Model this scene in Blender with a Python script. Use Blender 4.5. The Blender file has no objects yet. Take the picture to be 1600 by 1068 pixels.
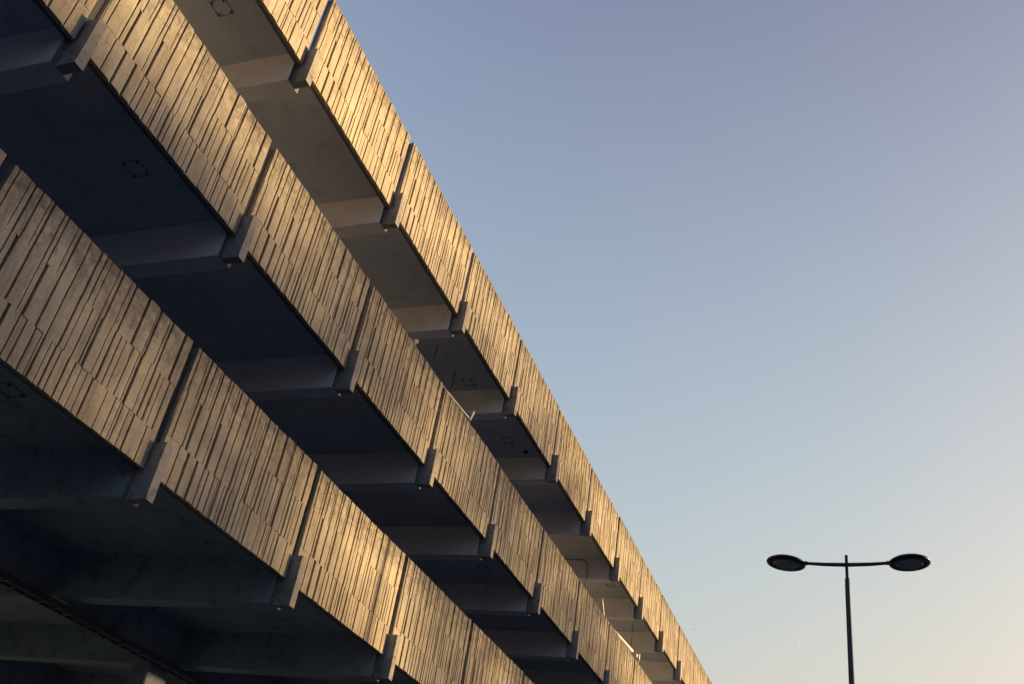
import bpy, bmesh, math, random
from mathutils import Vector, Matrix, noise

scene = bpy.context.scene
COL = scene.collection

# ------------------------------------------------------------------ camera
CAM = Vector((-4.53166, -7.13159, 1.6))
RIGHT = Vector((0.3205784, -0.93609387, 0.14476796))
UP = Vector((-0.56535461, -0.06646472, 0.8221658))
FWD = Vector((0.7600024, 0.34541383, 0.55053214))
cd = bpy.data.cameras.new('camera')
cam = bpy.data.objects.new('camera', cd)
COL.objects.link(cam)
M = Matrix((( RIGHT.x, UP.x, -FWD.x, CAM.x), (RIGHT.y, UP.y, -FWD.y, CAM.y), (RIGHT.z, UP.z, -FWD.z, CAM.z), (0, 0, 0, 1)))
cam.matrix_world = M
cd.sensor_width = 36.0
cd.lens = 34.764
cd.clip_start = 0.05
cd.clip_end = 6000
scene.camera = cam

# ------------------------------------------------------------------ sky and sun
SUN_AZ = math.radians(-55)      # measured from +X (along the facade) towards +Y
SUN_EL = math.radians(8.0)
sun_dir = Vector((math.cos(SUN_EL) * math.cos(SUN_AZ), math.cos(SUN_EL) * math.sin(SUN_AZ), math.sin(SUN_EL)))
w = bpy.data.worlds.new('World')
scene.world = w
w.use_nodes = True
nt = w.node_tree
for n in list(nt.nodes): nt.nodes.remove(n)
out = nt.nodes.new('ShaderNodeOutputWorld')
bg = nt.nodes.new('ShaderNodeBackground')
sky = nt.nodes.new('ShaderNodeTexSky')
sky.sky_type = 'NISHITA'
sky.sun_disc = False
sky.sun_elevation = SUN_EL
sky.sun_rotation = math.pi / 2 - SUN_AZ     # rotation runs clockwise from +Y
sky.altitude = 50
sky.air_density = 1.2
sky.dust_density = 2.0
sky.ozone_density = 2.0
# the warm evening haze of that day, on top of the clear-air model: tint = A + B z + C s + D z^2
# (z: height of the direction, s: how far it points towards the sun)
tcw = nt.nodes.new('ShaderNodeTexCoord')
sxyz = nt.nodes.new('ShaderNodeSeparateXYZ'); nt.links.new(tcw.outputs['Generated'], sxyz.inputs[0])
zc = nt.nodes.new('ShaderNodeClamp'); zc.inputs[1].default_value = 0.0; zc.inputs[2].default_value = 0.8
nt.links.new(sxyz.outputs['Z'], zc.inputs[0])
dt = nt.nodes.new('ShaderNodeVectorMath'); dt.operation = 'DOT_PRODUCT'
dt.inputs[1].default_value = (math.cos(SUN_AZ), math.sin(SUN_AZ), 0)
nt.links.new(tcw.outputs['Generated'], dt.inputs[0])
sc_ = nt.nodes.new('ShaderNodeClamp'); sc_.inputs[1].default_value = -1.0; sc_.inputs[2].default_value = 0.6
nt.links.new(dt.outputs['Value'], sc_.inputs[0])
def mad(a, vec, add):
    m = nt.nodes.new('ShaderNodeVectorMath'); m.operation = 'MULTIPLY_ADD'
    nt.links.new(a, m.inputs[0]); m.inputs[1].default_value = vec
    if isinstance(add, tuple): m.inputs[2].default_value = add
    else: nt.links.new(add, m.inputs[2])
    return m.outputs[0]
t1 = mad(zc.outputs[0], (-2.86375745, -3.25, -2.20), (2.97110012, 3.38, 2.56))
m2 = nt.nodes.new('ShaderNodeVectorMath'); m2.operation = 'MULTIPLY'
nt.links.new(t1, m2.inputs[0]); nt.links.new(zc.outputs[0], m2.inputs[1])
t3 = mad(sc_.outputs[0], (-.15344311, -.33569379, -.53279974), (.91183972, .46112282, .46108772))
ad = nt.nodes.new('ShaderNodeVectorMath'); ad.operation = 'ADD'
nt.links.new(m2.outputs[0], ad.inputs[0]); nt.links.new(t3, ad.inputs[1])
m4 = nt.nodes.new('ShaderNodeVectorMath'); m4.operation = 'MULTIPLY'
nt.links.new(ad.outputs[0], m4.inputs[0]); nt.links.new(sky.outputs[0], m4.inputs[1])
# behind the viewer the evening sky falls off faster than in the model
mr_ = nt.nodes.new('ShaderNodeMapRange'); mr_.inputs[1].default_value = -.25; mr_.inputs[2].default_value = .45
mr_.inputs[3].default_value = .50; mr_.inputs[4].default_value = 1.0
nt.links.new(sxyz.outputs['X'], mr_.inputs[0])
mr_.inputs[3].default_value = 0.0
cb = mad(mr_.outputs[0], (.72, .60, .40), (.28, .40, .60))
m5 = nt.nodes.new('ShaderNodeVectorMath'); m5.operation = 'MULTIPLY'
nt.links.new(m4.outputs[0], m5.inputs[0]); nt.links.new(cb, m5.inputs[1])
# and the glow round the low sun is paler and cooler than the clear-air model makes it
mg = nt.nodes.new('ShaderNodeMapRange'); mg.inputs[1].default_value = .62; mg.inputs[2].default_value = .92
nt.links.new(dt.outputs['Value'], mg.inputs[0])
cg = mad(mg.outputs[0], (-.68, -.50, .02), (1.0, 1.0, 1.0))
m6 = nt.nodes.new('ShaderNodeVectorMath'); m6.operation = 'MULTIPLY'
nt.links.new(m5.outputs[0], m6.inputs[0]); nt.links.new(cg, m6.inputs[1])
t7 = mad(sc_.outputs[0], (-.31, -.21, -.085), (1.125, 1.075, 1.01))
m7 = nt.nodes.new('ShaderNodeVectorMath'); m7.operation = 'MULTIPLY'
nt.links.new(m6.outputs[0], m7.inputs[0]); nt.links.new(t7, m7.inputs[1])
nt.links.new(m7.outputs[0], bg.inputs[0])
bg.inputs[1].default_value = 0.15
nt.links.new(bg.outputs[0], out.inputs[0])

sd = bpy.data.lights.new('sun', 'SUN')
sd.energy = 5.0
sd.angle = math.radians(1.5)
sd.color = (1.0, 0.66, 0.315)
sun = bpy.data.objects.new('sun', sd)
COL.objects.link(sun)
sun.rotation_euler = sun_dir.to_track_quat('Z', 'Y').to_euler()
sun.location = (0, -30, 30)

scene.view_settings.view_transform = 'Standard'
scene.view_settings.look = 'None'
scene.view_settings.gamma = 1
scene.view_settings.exposure = 1.1
scene.render.resolution_x = 1024
scene.render.resolution_y = 683

# ------------------------------------------------------------------ dimensions
BAY = 3.0
Z = [5.32, 8.528, 11.664]       # underside of the beam ends of the three floors
PANEL_B, PANEL_T = 0.332, 1.946
SOFFIT = 0.585
DECK = 0.80
I0, I1 = -2, 17                 # bays built
X0, X1 = I0 * BAY - 0.5, I1 * BAY + 3.0
DEPTH = 16.0

# ------------------------------------------------------------------ helpers
def tag(o, label=None, cat=None, group=None, kind=None):
    if label: o['label'] = label
    if cat: o['category'] = cat
    if group: o['group'] = group
    if kind: o['kind'] = kind
    return o

def obj(name, me_or_bm, mat=None, parent=None, loc=None):
    if isinstance(me_or_bm, bmesh.types.BMesh):
        me = bpy.data.meshes.new(name)
        me_or_bm.to_mesh(me); me_or_bm.free()
    else:
        me = me_or_bm
    if mat is not None and len(me.materials) == 0:
        me.materials.append(mat)
    o = bpy.data.objects.new(name, me)
    COL.objects.link(o)
    if parent: o.parent = parent
    if loc: o.location = loc
    return o

def empty(name, loc=(0, 0, 0)):
    o = bpy.data.objects.new(name, None)
    COL.objects.link(o); o.location = loc
    o.empty_display_size = 0.3
    return o

def box(bm, x0, x1, y0, y1, z0, z1):
    v = [bm.verts.new(p) for p in ((x0,y0,z0),(x1,y0,z0),(x1,y1,z0),(x0,y1,z0),(x0,y0,z1),(x1,y0,z1),(x1,y1,z1),(x0,y1,z1))]
    for f in ((0,3,2,1),(4,5,6,7),(0,1,5,4),(1,2,6,5),(2,3,7,6),(3,0,4,7)):
        bm.faces.new([v[i] for i in f])
    return v

def bevel(bm, w=0.008, seg=1):
    bmesh.ops.bevel(bm, geom=bm.edges[:], offset=w, segments=seg, profile=0.5, affect='EDGES')

def tube(bm, pts, rad, n=12, cap=True):
    """swept tube through pts; rad is a number or a list"""
    pts = [Vector(p) for p in pts]
    if not isinstance(rad, (list, tuple)): rad = [rad] * len(pts)
    rings = []
    prev = None
    for i, p in enumerate(pts):
        d = (pts[min(i + 1, len(pts) - 1)] - pts[max(i - 1, 0)]).normalized()
        if prev is None:
            a = d.orthogonal().normalized()
        else:
            a = (prev - d * prev.dot(d)).normalized()
        prev = a
        b = d.cross(a)
        rings.append([bm.verts.new(p + (a * math.cos(2*math.pi*k/n) + b * math.sin(2*math.pi*k/n)) * rad[i]) for k in range(n)])
    for r0, r1 in zip(rings, rings[1:]):
        for k in range(n):
            f = bm.faces.new((r0[k], r0[(k+1) % n], r1[(k+1) % n], r1[k])); f.smooth = True
    if cap:
        bm.faces.new(list(reversed(rings[0]))); bm.faces.new(rings[-1])

# ------------------------------------------------------------------ materials
def material(name, rough=0.85):
    m = bpy.data.materials.new(name)
    m.use_nodes = True
    b = m.node_tree.nodes['Principled BSDF']
    b.inputs['Roughness'].default_value = rough
    return m, m.node_tree, b

def N(nt, t, **kw):
    n = nt.nodes.new(t)
    for k, v in kw.items():
        setattr(n, k, v)
    return n

def ramp(nt, fac, stops):
    r = N(nt, 'ShaderNodeValToRGB')
    el = r.color_ramp.elements
    el[0].position, el[0].color = stops[0][0], stops[0][1]
    el[1].position, el[1].color = stops[-1][0], stops[-1][1]
    for p, c in stops[1:-1]:
        e = el.new(p); e.color = c
    nt.links.new(fac, r.inputs[0])
    return r.outputs[0]

def mul(nt, a, b, fac=1.0):
    m = N(nt, 'ShaderNodeMix', data_type='RGBA', blend_type='MULTIPLY')
    m.inputs[0].default_value = fac
    nt.links.new(a, m.inputs[6]); nt.links.new(b, m.inputs[7])
    return m.outputs[2]

def noise_tex(nt, vec, scale, detail=4, rough=0.6):
    n = N(nt, 'ShaderNodeTexNoise')
    n.inputs['Scale'].default_value = scale
    n.inputs['Detail'].default_value = detail
    n.inputs['Roughness'].default_value = rough
    nt.links.new(vec, n.inputs['Vector'])
    return n.outputs['Fac']

def g(v, a=1): return (v, v, v, 1)

def coords(nt, scale=(1, 1, 1), seeded=True):
    tc = N(nt, 'ShaderNodeTexCoord')
    v = tc.outputs['Object']
    if seeded:
        oi = N(nt, 'ShaderNodeObjectInfo')
        m = N(nt, 'ShaderNodeMath', operation='MULTIPLY'); m.inputs[1].default_value = 57.0
        nt.links.new(oi.outputs['Random'], m.inputs[0])
        a = N(nt, 'ShaderNodeVectorMath', operation='ADD')
        nt.links.new(v, a.inputs[0]); nt.links.new(m.outputs[0], a.inputs[1])
        v = a.outputs[0]
    mp = N(nt, 'ShaderNodeMapping'); mp.inputs['Scale'].default_value = scale
    nt.links.new(v, mp.inputs[0])
    return mp.outputs[0]

def bump(nt, b, h, strength, dist):
    n = N(nt, 'ShaderNodeBump')
    n.inputs['Strength'].default_value = strength
    n.inputs['Distance'].default_value = dist
    nt.links.new(h, n.inputs['Height'])
    nt.links.new(n.outputs[0], b.inputs['Normal'])

def facade_concrete():
    m, nt, b = material('board_marked_concrete', 0.9)
    v = coords(nt)
    vs = coords(nt, (6, 6, 0.7))
    base = ramp(nt, noise_tex(nt, v, 1.3, 3), [(0.3, (.305, .272, .205, 1)), (0.7, (.455, .408, .31, 1))])
    streak = ramp(nt, noise_tex(nt, vs, 1.6, 5, .65), [(0.3, g(.62)), (0.48, g(.95)), (0.75, g(1.12))])
    fine = noise_tex(nt, v, 55, 3, .7)
    sp = ramp(nt, fine, [(0.30, g(.55)), (0.42, g(.93)), (0.7, g(1.08))])
    c = mul(nt, mul(nt, base, streak), sp)
    # lichen and soot that gather towards the top edge of each panel
    tc = N(nt, 'ShaderNodeTexCoord')
    sx = N(nt, 'ShaderNodeSeparateXYZ'); nt.links.new(tc.outputs['Object'], sx.inputs[0])
    mr = N(nt, 'ShaderNodeMapRange'); mr.inputs[1].default_value = 1.35; mr.inputs[2].default_value = 1.95
    mr.inputs[3].default_value = 0.0; mr.inputs[4].default_value = 0.26
    nt.links.new(sx.outputs['Z'], mr.inputs[0])
    ad = N(nt, 'ShaderNodeMath', operation='ADD')
    nt.links.new(noise_tex(nt, v, 9, 6, .75), ad.inputs[0]); nt.links.new(mr.outputs[0], ad.inputs[1])
    dirt = ramp(nt, ad.outputs[0], [(0.56, g(1)), (0.66, g(.76)), (0.80, g(.45))])
    c = mul(nt, c, dirt)
    oi = N(nt, 'ShaderNodeObjectInfo')
    tone = ramp(nt, oi.outputs['Random'], [(0, (.88, .89, .92, 1)), (.5, (1, .985, .96, 1)), (1, (1.06, 1.03, .97, 1))])
    patch = ramp(nt, noise_tex(nt, v, 3.2, 6, .7), [(0.30, (.86, .85, .84, 1)), (0.5, g(1)), (0.75, (1.05, 1.04, 1.02, 1))])
    c = mul(nt, mul(nt, c, tone), patch)
    nt.links.new(c, b.inputs['Base Color'])
    hh = N(nt, 'ShaderNodeMath', operation='MULTIPLY_ADD')
    hh.inputs[1].default_value = 0.45
    nt.links.new(fine, hh.inputs[0]); nt.links.new(noise_tex(nt, vs, 7, 4, .6), hh.inputs[2])
    bump(nt, b, hh.outputs[0], 0.55, 0.010)
    return m

def plain_concrete(name, c0, c1, stain=.8, scale=1.0, bs=.25):
    m, nt, b = material(name, 0.85)
    v = coords(nt, (scale,) * 3)
    base = ramp(nt, noise_tex(nt, v, .9, 4), [(0.3, c0), (0.7, c1)])
    st = ramp(nt, noise_tex(nt, v, 4.5, 7, .7), [(0.32, g(stain)), (0.47, g(1)), (0.8, g(1.04))])
    sp = ramp(nt, noise_tex(nt, v, 60, 2, .6), [(0.28, g(.72)), (0.40, g(1))])
    nt.links.new(mul(nt, mul(nt, base, st), sp), b.inputs['Base Color'])
    bump(nt, b, noise_tex(nt, v, 22, 5, .65), bs, 0.008)
    return m

M_PANEL = facade_concrete()
M_SHADE_TONE = plain_concrete('shade_tone_concrete', (.085, .085, .09, 1), (.14, .138, .14, 1), .6, 2)  # dark joint and groove shade put into this colour
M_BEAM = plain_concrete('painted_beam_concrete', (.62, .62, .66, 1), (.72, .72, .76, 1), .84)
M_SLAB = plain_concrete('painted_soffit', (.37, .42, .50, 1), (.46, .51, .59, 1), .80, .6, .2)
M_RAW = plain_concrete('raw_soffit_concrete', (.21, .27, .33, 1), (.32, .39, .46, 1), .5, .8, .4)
M_DECK = plain_concrete('deck', (.30, .28, .25, 1), (.38, .36, .33, 1), .8)

def metal(name, c, rough=.45, met=0.0):
    m, nt, b = material(name, rough)
    v = coords(nt)
    col = ramp(nt, noise_tex(nt, v, 14, 4), [(0.3, (c[0]*.8, c[1]*.8, c[2]*.8, 1)), (0.7, (c[0], c[1], c[2], 1))])
    nt.links.new(col, b.inputs['Base Color'])
    b.inputs['Metallic'].default_value = met
    return m
M_LAMP = metal('dark_painted_steel', (.010, .016, .032), .4)
M_DARK = metal('dark_stained_steel', (.035, .033, .03), .6)
M_PLATE = metal('painted_plate', (.10, .11, .13), .7)
M_PIPE = metal('white_painted_pipe', (.78, .76, .72), .4)
M_TRAY = metal('dull_tray_steel', (.10, .115, .14), .7)
M_GALV = metal('galvanised_steel', (.30, .31, .32), .5, .6)

# ------------------------------------------------------------------ cladding panel
# board lines of the three courses: (distance from the panel's left edge line, depth of the step there)
S_, M_, P_, L_ = .007, .0115, .0165, .025
GAP = {0: .006, S_: .005, M_: .008, P_: .0105, L_: .014}
TOP = [(-.02, 0), (.049, M_), (.198, S_), (.271, P_), (.365, M_), (.472, S_), (.535, P_), (.68, M_), (.736, M_), (.872, S_), (.938, P_),
       (1.085, M_), (1.253, P_), (1.336, M_), (1.404, S_), (1.536, S_), (1.611, P_), (1.742, S_), (1.826, P_), (2.054, L_), (2.225, S_),
       (2.274, L_), (2.428, S_), (2.497, P_), (2.733, L_)]
MID = [(-.02, 0), (-.008, S_), (.066, M_), (.269, M_), (.353, L_), (.533, P_), (.673, S_), (.762, L_), (.935, P_), (1.081, M_), (1.25, P_),
       (1.318, S_), (1.436, M_), (1.54, M_), (1.598, L_), (1.728, S_), (1.82, P_), (1.906, M_), (1.98, S_), (2.097, M_), (2.206, S_),
       (2.261, L_), (2.405, S_), (2.493, P_), (2.583, M_), (2.65, S_), (2.762, M_)]
BOT = [(-.02, 0), (.25, M_), (.427, L_), (.602, L_), (.745, M_), (.828, M_), (.957, M_), (1.035, S_), (1.079, P_), (1.168, S_), (1.24, P_),
       (1.306, M_), (1.431, P_), (1.518, M_), (1.61, S_), (1.693, S_), (1.794, P_), (2.009, S_), (2.154, M_), (2.229, S_),
       (2.269, M_), (2.366, S_), (2.465, P_), (2.69, M_)]
U_R = 2.85
Y_FACE = 0.172                  # plane from which the board heights are measured (towards the street)

def panel_mesh(seed):
    rnd = random.Random(5)
    rn2 = random.Random(seed)
    bm = bmesh.new()
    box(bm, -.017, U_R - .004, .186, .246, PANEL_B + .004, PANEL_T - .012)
    def v1(u): return 1.400 - .022 * u
    def v2(u): return .822 - .026 * u
    off = rn2.uniform(0, 50)
    def edge(u, v, k):      # slightly worn board edge
        return u + .0035 * noise.noise(Vector((u * 9 + off, v * 6, k)))
    for ci, (course, lo, hi) in enumerate(((TOP, v1, None), (MID, v2, v1), (BOT, None, v2))):
        hs = []
        for i, (u, s) in enumerate(course):
            hs.append(.034 + rnd.uniform(-.004, .005))
        # the boards right of deep steps stand higher
        for i, (u, s) in enumerate(course):
            if s >= L_: hs[i] += .006
        for i, (u, s) in enumerate(course):
            ur = course[i + 1][0] if i + 1 < len(course) else U_R
            if i + 1 < len(course):
                t = hs[i + 1] - course[i + 1][1] * 1.15
            else:
                t = hs[i] - .004
            t = max(.004, min(t, hs[i]))
            drop = hs[i] - t
            c = min((ur - u) * .45, .010 + drop * rnd.uniform(.6, 1.9))
            um = (u + ur) / 2
            b0 = lo(um) if lo else PANEL_B + rnd.uniform(-.003, .003)
            t0 = hi(um) if hi else PANEL_T + rn2.uniform(-.009, .004)
            nv = max(3, int((t0 - b0) / .07))
            rows = []
            for r in range(nv + 1):
                v = b0 + (t0 - b0) * r / nv
                ul = edge(u, v, 1.7) if i else u
                uu = edge(ur, v, 1.7) if i + 1 < len(course) else ur + .004 * noise.noise(Vector((off, v * 11, 5)))
                if i + 1 < len(course): uu -= GAP[course[i + 1][1]]
                uc = edge(ur - c - .012, v, 7.3) + .006 * noise.noise(Vector((ur * 3 + off, v * 2.2, 9)))
                jl = .0015 * noise.noise(Vector((u * 7 + off, v * 5, 3)))
                hl = hs[i] + jl
                if r in (0, nv) and not (lo and hi): hl -= rn2.uniform(.000, .005)
                prof = [(ul, .192), (ul, Y_FACE - hl), (uc, Y_FACE - hl), (uu, Y_FACE - t), (uu, .192)]
                rows.append([bm.verts.new((a, y, v)) for a, y in prof])
            for ra, rb in zip(rows, rows[1:]):
                for k in range(4):
                    bm.faces.new((ra[k], ra[k+1], rb[k+1], rb[k]))
            bm.faces.new(list(reversed(rows[0])))
            bm.faces.new(rows[-1])
    bmesh.ops.recalc_face_normals(bm, faces=bm.faces[:])
    me = bpy.data.meshes.new('cladding_panel')
    bm.to_mesh(me); bm.free()
    me.materials.append(M_PANEL); me.materials.append(M_SHADE_TONE)
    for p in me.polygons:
        if p.index < 6: p.material_index = 1  # backing box carries the painted joint shade
    return me

# ------------------------------------------------------------------ car park
car_park = empty('car_park', (0, 0, 0))
tag(car_park, 'three storey brutalist concrete car park with board marked parapet panels above open decks', 'building')

panel_meshes = [panel_mesh(s) for s in (11, 12, 13, 14)]
rnd = random.Random(3)

def beam_mesh(depth):
    bm = bmesh.new()
    box(bm, -.182, .082, .254, depth, 0, .63)
    me = bpy.data.meshes.new('beam'); bm.to_mesh(me); bm.free()
    me.materials.append(M_BEAM); me.materials.append(M_SHADE_TONE)
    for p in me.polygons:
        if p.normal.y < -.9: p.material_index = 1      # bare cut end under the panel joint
    return me

def corbel_mesh():
    bm = bmesh.new()
    box(bm, -.118, .0, 0, .262, 0, .664)
    for _ in range(1):
        bmesh.ops.subdivide_edges(bm, edges=bm.edges[:], cuts=5, use_grid_fill=True)
    for v in bm.verts:
        n = noise.noise_vector(v.co * 9)
        v.co += n * .0035
    bmesh.ops.recalc_face_normals(bm, faces=bm.faces[:])
    me = bpy.data.meshes.new('corbel'); bm.to_mesh(me); bm.free()
    me.materials.append(M_CORBEL)
    return me

M_CORBEL = plain_concrete('corbel_concrete', (.20, .19, .18, 1), (.34, .32, .295, 1), .35, 2.2, .6)
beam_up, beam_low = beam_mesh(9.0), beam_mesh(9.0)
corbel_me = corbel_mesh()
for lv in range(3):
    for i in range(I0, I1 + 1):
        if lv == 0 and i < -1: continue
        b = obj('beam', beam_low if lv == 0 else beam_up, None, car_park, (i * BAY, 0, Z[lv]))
        obj('corbel', corbel_me, None, b)
        p = obj('cladding_panel', panel_meshes[rnd.randrange(4)], None, car_park,
                (i * BAY, rnd.uniform(-.006, .006), Z[lv] + rnd.uniform(-.007, .007)))
        p.rotation_euler = (rnd.uniform(-.004, .004), rnd.uniform(-.0015, .0015), rnd.uniform(-.002, .002))
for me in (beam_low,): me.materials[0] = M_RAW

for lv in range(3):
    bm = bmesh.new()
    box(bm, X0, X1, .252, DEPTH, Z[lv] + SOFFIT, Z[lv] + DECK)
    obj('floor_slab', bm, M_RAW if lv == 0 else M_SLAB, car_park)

# longitudinal beam under the lowest floor with its cable tray
bm = bmesh.new()
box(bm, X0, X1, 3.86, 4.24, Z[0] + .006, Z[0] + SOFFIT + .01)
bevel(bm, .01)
obj('longitudinal_beam', bm, M_RAW, car_park)
bm = bmesh.new()
for yy in (3.60, 3.82):
    box(bm, X0 + 1, X1 - 1, yy, yy + .012, Z[0] - .15, Z[0] - .07)
xx = X0 + 1.1
while xx < X1 - 1.2:
    box(bm, xx, xx + .04, 3.612, 3.82, Z[0] - .148, Z[0] - .130)
    xx += .25
for k in range(5):
    tube(bm, [(X0 + 1, 3.64 + k * .038, Z[0] - .112), (X1 - 1, 3.64 + k * .038, Z[0] - .112)], .014, 6)
obj('cable_tray', bm, M_TRAY, car_park)

# rear and end walls
bm = bmesh.new(); box(bm, X0, X1, DEPTH - .2, DEPTH, 0, Z[2] + DECK + 1.2)
obj('rear_wall', bm, M_RAW, car_park)
bm = bmesh.new(); box(bm, X0, X1, 9.0, 9.25, 0, Z[0] + SOFFIT - .003)
obj('ground_floor_wall', bm, M_RAW, car_park)

M_BOUNCE = plain_concrete('pale_bounce_paint', (.78, .73, .62, 1), (.84, .79, .68, 1), .95)  # for unseen walls added to bounce sun onto the top soffits
for xa, xb in ((X0, 8.4), (19.5, X1)):
    bm = bmesh.new(); box(bm, xa, xb, 4.6, 4.8, Z[1] + DECK - .01, Z[2] + SOFFIT + .01)
    obj('bounce_wall', bm, M_BOUNCE, car_park)
bm = bmesh.new(); box(bm, X0, X1, .26, DEPTH - .21, Z[0] + DECK + .004, Z[0] + DECK + .03)  # unseen sheet added to dim the bounce onto the middle soffits
obj('bounce_dimming_sheet', bm, plain_concrete('bounce_dimming_tone', (.18, .22, .27, 1), (.23, .27, .33, 1), .8), car_park)

# columns
def column(x, y, z0, z1, wx=.45, wy=.45, mat=None):
    bm = bmesh.new(); box(bm, x - wx/2, x + wx/2, y - wy/2, y + wy/2, z0, z1); bevel(bm, .02)
    obj('column', bm, mat or M_RAW, car_park)
for x in (-3.4, 2.6, 8.55, 14.6, 20.6, 26.6, 32.6, 38.6, 44.6):
    column(x, 4.05, 0, Z[0] + .01, .5, .34)

# repair plates with four bolts each on the soffits
def plate(x, y, lv, s=.13, mat=M_PLATE):
    bm = bmesh.new()
    z = Z[lv] + SOFFIT
    fr = .006
    for (a0, a1, b0, b1) in ((-s, s, -s, -s + fr), (-s, s, s - fr, s), (-s, -s + fr, -s + fr, s - fr), (s - fr, s, -s + fr, s - fr)):
        box(bm, x + a0, x + a1, y + b0, y + b1, z - .006, z + .004)
    for sx in (-1, 1):
        for sy in (-1, 1):
            cx, cy = x + sx * (s - .035), y + sy * (s - .035)
            tube(bm, [(cx, cy, z + .002), (cx, cy, z - .028)], .014, 8)
    obj('bolted_plate', bm, mat, car_park)
for x, y, lv in ((1.80, .97, 1), (1.90, .97, 2), (11.5, .97, 2), (13.97, .97, 2), (11.55, 1.0, 1), (13.93, 1.0, 1), (1.62, 1.0, 0), (22.8, .75, 2)):
    plate(x, y, lv)
bm = bmesh.new(); tube(bm, [(14.54, .70, Z[2] + SOFFIT + .002), (14.54, .70, Z[2] + SOFFIT - .03)], .06, 16)
obj('ceiling_light', bm, M_DARK, car_park)
# thin conduits hanging down from the top soffit
for x, y in ((10.05, 1.09), (11.01, 1.09), (26.1, .84)):
    bm = bmesh.new(); tube(bm, [(x, y, Z[2] + SOFFIT + .002), (x, y, Z[2] - 1.2)], .010, 8)
    obj('conduit', bm, M_DARK, car_park)

# white pipe rail clipped along the top of the middle parapet
z1 = Z[1]
bm = bmesh.new()
tube(bm, [(20.50, .30, z1 + 2.46), (20.55, .30, z1 + 2.38), (20.76, .30, z1 + 2.15), (20.84, .30, z1 + 2.09), (21.0, .30, z1 + 2.06), (21.7, .30, z1 + 2.07)], .036, 12)
obj('handrail_pipe', bm, M_PIPE, car_park)
bm = bmesh.new(); tube(bm, [(21.9, .30, z1 + 2.09), (24.2, .30, z1 + 2.25)], .040, 12)
obj('handrail_pipe', bm, M_PIPE, car_park)
bm = bmesh.new(); tube(bm, [(24.5, .28, z1 + 2.26), (24.68, .28, z1 + 2.27)], .045, 12); tube(bm, [(25.0, .3, z1 + 2.22), (25.0, .3, z1 + 2.42)], .045, 12)
tube(bm, [(25.0, .3, z1 + 1.8), (25.0, .3, z1 + 2.24)], .012, 8)
obj('pipe_bracket', bm, M_PIPE, car_park)
bm = bmesh.new(); tube(bm, [(8.7, .27, z1 + 2.06), (10.45, .29, z1 + 2.20)], .010, 10); tube(bm, [(10.5, .3, z1 + 2.16), (10.62, .3, z1 + 2.44)], .022, 10)
obj('handrail_pipe', bm, M_PIPE, car_park)
bm = bmesh.new(); tube(bm, [(7.86, .27, z1 + 2.20), (7.90, .33, z1 + 2.24)], .036, 14); tube(bm, [(7.88, .31, z1 + 1.8), (7.88, .31, z1 + 2.22)], .012, 8)
obj('pipe_bracket', bm, M_PIPE, car_park)
bm = bmesh.new()
tube(bm, [(20.55, 1.6, Z[2] + .45), (20.55, 1.0, Z[2] + .45), (20.55, .9, Z[2] + .42), (20.55, .82, Z[2] + .30), (20.55, .80, Z[2] + .1), (20.55, .80, Z[2] - 1.2)], .016, 10)
obj('conduit', bm, M_TRAY, car_park)
# small light fitting beside the column under the lowest floor
bm = bmesh.new(); box(bm, 8.98, 9.12, 3.72, 3.84, 5.36, 5.54); bevel(bm, .015)
obj('light_fitting', bm, M_GALV, car_park)

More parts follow.
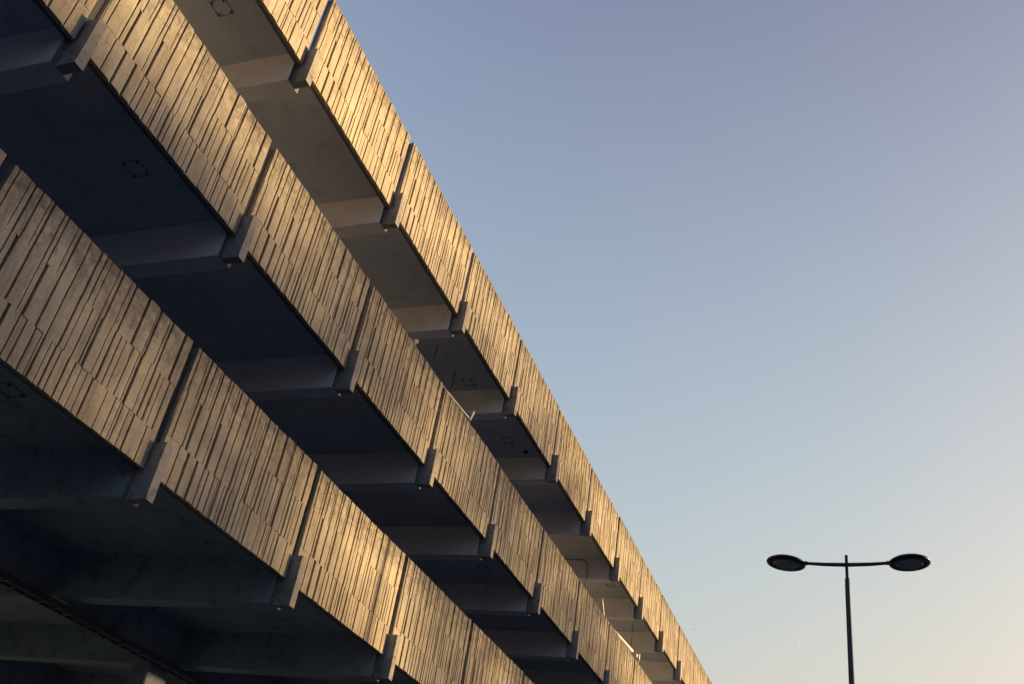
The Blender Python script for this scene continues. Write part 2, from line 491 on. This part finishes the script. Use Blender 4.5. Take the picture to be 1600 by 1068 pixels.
# ------------------------------------------------------------------ street lamp
lamp = empty('street_lamp', (12.80, -6.372, 0))
tag(lamp, 'dark double armed street lamp with two flat round heads against the pale sky', 'street lamp')
bm = bmesh.new()
tube(bm, [(0,0,0), (0,0,.9), (0,0,.92), (0,0,8.42), (0,0,8.56), (0,0,8.57), (0,0,8.99)], [.12, .12, .066, .042, .039, .027, .027], 20)
obj('pole', bm, M_LAMP, lamp)
psi = math.radians(88)
dv = Vector((math.cos(psi), math.sin(psi), 0))
for s in (1, -1):
    bm = bmesh.new()
    def P(t, dz): 
        q = dv * (s * t); return (q.x, q.y, 8.815 + dz)
    tube(bm, [P(.0, 0), P(.40, .01), P(.75, .035)], [.036, .032, .026], 14)
    obj('arm', bm, M_LAMP, lamp)
    # round head: shallow lathe, tilted up outwards
    bm = bmesh.new()
    prof = [(0, .075), (.10, .072), (.20, .060), (.29, .035), (.335, .008), (.345, -.012), (.335, -.030), (.30, -.042), (.245, -.046), (.238, -.030), (0, -.030)]
    n = 48; rings = []
    for r, z in prof:
        rings.append([bm.verts.new((0, 0, z))] if r == 0 else [bm.verts.new((r*math.cos(2*math.pi*k/n), r*math.sin(2*math.pi*k/n), z)) for k in range(n)])
    for a, b_ in zip(rings, rings[1:]):
        for k in range(n):
            vs = []
            for ring, idx in ((a, k), (a, (k+1) % n), (b_, (k+1) % n), (b_, k)):
                v = ring[idx if len(ring) > 1 else 0]
                if v not in vs: vs.append(v)
            f = bm.faces.new(vs); f.smooth = True
    bmesh.ops.recalc_face_normals(bm, faces=bm.faces[:])
    h = obj('lamp_head', bm, M_LAMP, lamp)
    q = dv * (s * 1.035)
    h.location = (q.x, q.y, 8.815 + .045)
    axis = Vector((-dv.y, dv.x, 0)) * s
    h.rotation_mode = 'QUATERNION'
    from mathutils import Quaternion
    h.rotation_quaternion = Quaternion(axis, -math.radians(4))
    bm = bmesh.new()
    bmesh.ops.create_cone(bm, cap_ends=True, segments=40, radius1=.205, radius2=.232, depth=.022, matrix=Matrix.Translation((0, 0, -.043)))
    lm, lnt, lb = bpy.data.materials.get('lamp_glass'), None, None
    if lm is None:
        lm, lnt, lb = material('lamp_glass', .12)
        lb.inputs['Base Color'].default_value = (.24, .30, .38, 1)
        lb.inputs['IOR'].default_value = 1.5
    obj('lens', bm, lm, h)
    bm = bmesh.new()
    tube(bm, [P(.66, .03), P(.76, .036)], .036, 12)
    obj('arm_bracket', bm, M_LAMP, lamp)

# ------------------------------------------------------------------ moon and bird
def pix_dir(x, y):
    return (FWD + RIGHT * ((x - 800) / 1545.08) - UP * ((y - 534) / 1545.08)).normalized()
dm = 4000.0
d = pix_dir(1242, 1001)
c = CAM + d * dm
R = dm * 9.2 / 1545.08 * .86
bm = bmesh.new()
n = 24
# a crescent with real thickness, facing the viewer's part of the world
tocam = -d
ex = (RIGHT - tocam * RIGHT.dot(tocam)).normalized(); ey = tocam.cross(ex)
if ey.dot(UP) < 0: ey = -ey
fr, bk = [], []
for k in range(n + 1):
    a = -math.pi / 2 + math.pi * k / n
    o_ = ex * math.cos(a) * R + ey * math.sin(a) * R
    i_ = ex * math.cos(a) * R * .76 + ey * math.sin(a) * R
    fr.append((bm.verts.new(o_), bm.verts.new(i_)))
    bk.append((bm.verts.new(o_ - tocam * R * .3), bm.verts.new(i_ - tocam * R * .3)))
for k in range(n):
    for S in (fr, bk):
        try: bm.faces.new((S[k][0], S[k+1][0], S[k+1][1], S[k][1]))
        except ValueError: pass
    bm.faces.new((fr[k][0], fr[k+1][0], bk[k+1][0], bk[k][0]))
    bm.faces.new((fr[k][1], fr[k+1][1], bk[k+1][1], bk[k][1]))
mm = bpy.data.materials.new('moonlight'); mm.use_nodes = True
nt = mm.node_tree
for q_ in list(nt.nodes): nt.nodes.remove(q_)
em = nt.nodes.new('ShaderNodeEmission'); em.inputs[0].default_value = (.86, .78, .66, 1); em.inputs[1].default_value = .42
mo = nt.nodes.new('ShaderNodeOutputMaterial'); nt.links.new(em.outputs[0], mo.inputs[0])
moon = obj('moon', bm, mm, None, c)
moon.rotation_mode = 'QUATERNION'; moon.rotation_quaternion = Quaternion(d, math.radians(0))
tag(moon, 'thin pale crescent moon low in the sky left of the street lamp', 'moon')

bm = bmesh.new()
tube(bm, [(-.13,0,0), (-.08,0,.01), (0,0,.0), (.09,0,.01), (.14,0,.02)], [.006, .03, .045, .03, .008], 8)
for s in (1, -1):
    vs = [bm.verts.new(p) for p in ((.05, s*.02, .02), (.03, s*.15, .07), (-.02, s*.30, .03), (-.05, s*.15, .06), (-.05, s*.02, .02))]
    vs2 = [bm.verts.new(v.co + Vector((0, 0, .012))) for v in vs]
    bm.faces.new(vs); bm.faces.new(list(reversed(vs2)))
    for k in range(5): bm.faces.new((vs[k], vs[(k+1) % 5], vs2[(k+1) % 5], vs2[k]))
bird = obj('bird', bm, M_DARK, None, CAM + pix_dir(1084, 983.5) * 190)
tag(bird, 'tiny dark bird flying just right of the car park roofline', 'bird')

# ------------------------------------------------------------------ ground
bm = bmesh.new(); box(bm, -1500, 1500, -1500, 1500, -.3, 0)
gm = plain_concrete('asphalt', (.032, .040, .052, 1), (.046, .055, .070, 1), .85, 1, .3)
tag(obj('ground', bm, gm), kind='structure')
bm = bmesh.new(); box(bm, -60, 120, -3.2, 9.0, .004, .12); bevel(bm, .012)
tag(obj('pavement', bm, plain_concrete('paving', (.06, .064, .07, 1), (.085, .09, .095, 1), .8)), kind='structure')

# ------------------------------------------------------------------ what stands across the road and shades the facade
def leaf_material():
    m, nt, b = material('leaves', .7)
    v = coords(nt)
    nt.links.new(ramp(nt, noise_tex(nt, v, 3, 3), [(0.3, (.035, .055, .018, 1)), (0.7, (.09, .10, .035, 1))]), b.inputs['Base Color'])
    return m
M_LEAF = leaf_material()
M_BARK = plain_concrete('bark', (.06, .045, .03, 1), (.11, .085, .06, 1), .6, 2)

def tree_meshes(seed, h, rad, leaves, size):
    r = random.Random(seed)
    bt = bmesh.new()
    tube(bt, [(0,0,0), (.05,.03,h*.2), (.1,-.05,h*.45), (.0,.1,h*.75), (0,0,h*.93)], [.30, .24, .19, .10, .03], 10)
    bc = bmesh.new()
    clumps = []
    for k in range(34):
        a = r.uniform(0, 2*math.pi); t = r.uniform(.18, .93)
        rr = rad * math.sin(math.pi * min(1, max(0.1, (t - .15) / .9))) * r.uniform(.35, 1)
        p = Vector((math.cos(a) * rr, math.sin(a) * rr, h * t + r.uniform(-.4, .6)))
        clumps.append((p, r.uniform(.6, 1.3)))
        tube(bt, [(0, 0, h * (t - .15)), (p * .5 + Vector((0, 0, h * t * .45))), p], [.07, .045, .015], 5)
    for k in range(leaves):
        p, cr = clumps[r.randrange(len(clumps))]
        v = Vector((r.gauss(0, 1), r.gauss(0, 1), r.gauss(0, .8)))
        p = p + v * cr * .95
        ax = Vector((r.gauss(0, 1), r.gauss(0, 1), r.gauss(0, 1))).normalized()
        b1 = ax.orthogonal().normalized(); b2 = ax.cross(b1)
        s = size * r.uniform(.6, 1.3)
        bc.faces.new([bc.verts.new(p + b1 * s), bc.verts.new(p + b2 * s * .55), bc.verts.new(p - b1 * s), bc.verts.new(p - b2 * s * .55)])
    mt = bpy.data.meshes.new('trunk'); bt.to_mesh(mt); bt.free(); mt.materials.append(M_BARK)
    mc = bpy.data.meshes.new('crown'); bc.to_mesh(mc); bc.free(); mc.materials.append(M_LEAF)
    return mt, mc

kinds = [tree_meshes(1, 19, 4.6, 8800, .14), tree_meshes(2, 19, 5.0, 8800, .14), tree_meshes(3, 19, 4.4, 8800, .14), tree_meshes(4, 19, 5.0, 5500, .14)]
sh = Vector((sun_dir.x, sun_dir.y, 0)).normalized()
# (where along the facade its shadow falls, distance, kind, how high up the facade the shadow reaches)
TREES = [(-5, 52, 0, 11.8), (0.5, 57, 1, 10.4), (5.0, 50, 2, 11.4), (10.3, 54, 3, 13.8), (14.6, 51, 3, 14.4), (19, 56, 2, 11.6), (26, 53, 1, 8.8), (33, 52, 0, 8.6), (42, 55, 1, 9.5), (52, 55, 2, 9.5)]
for k, (fx, dist, kd, sc) in enumerate(TREES):
    t = empty('tree', (fx + sh.x * dist, sh.y * dist, 0))
    sz = (sc + dist * math.tan(SUN_EL)) / 19.0
    t.scale = (1.0, 1.0, sz); t.rotation_euler.z = k * 1.3
    words = ['first', 'second', 'third', 'fourth', 'fifth', 'sixth', 'seventh', 'eighth', 'ninth', 'tenth']
    tag(t, 'street tree across the road from the car park, %s along its row' % words[k], 'tree', 'trees across the road')
    obj('trunk', kinds[kd][0], None, t); obj('crown', kinds[kd][1], None, t)

low = empty('terrace', (25 + sh.x * 75, sh.y * 75, 0))
tag(low, 'long low brick terrace far across the road beyond the trees', 'building')
bm = bmesh.new(); box(bm, -70, 60, -6, 0, 0, 11.2)
obj('wall', bm, plain_concrete('brick', (.16, .08, .05, 1), (.24, .12, .08, 1), .8), low)
bm = bmesh.new()
vs = [bm.verts.new(p) for p in ((-70.3,-6.3,11.2),(60.3,-6.3,11.2),(60.3,.3,11.2),(-70.3,.3,11.2),(-70.3,-3,13.6),(60.3,-3,13.6))]
for f in ((0,1,5,4),(2,3,4,5),(1,2,5),(3,0,4),(0,3,2,1)): bm.faces.new([vs[i] for i in f])
obj('roof', bm, plain_concrete('roof_tiles', (.09, .06, .05, 1), (.14, .09, .07, 1), .8), low)
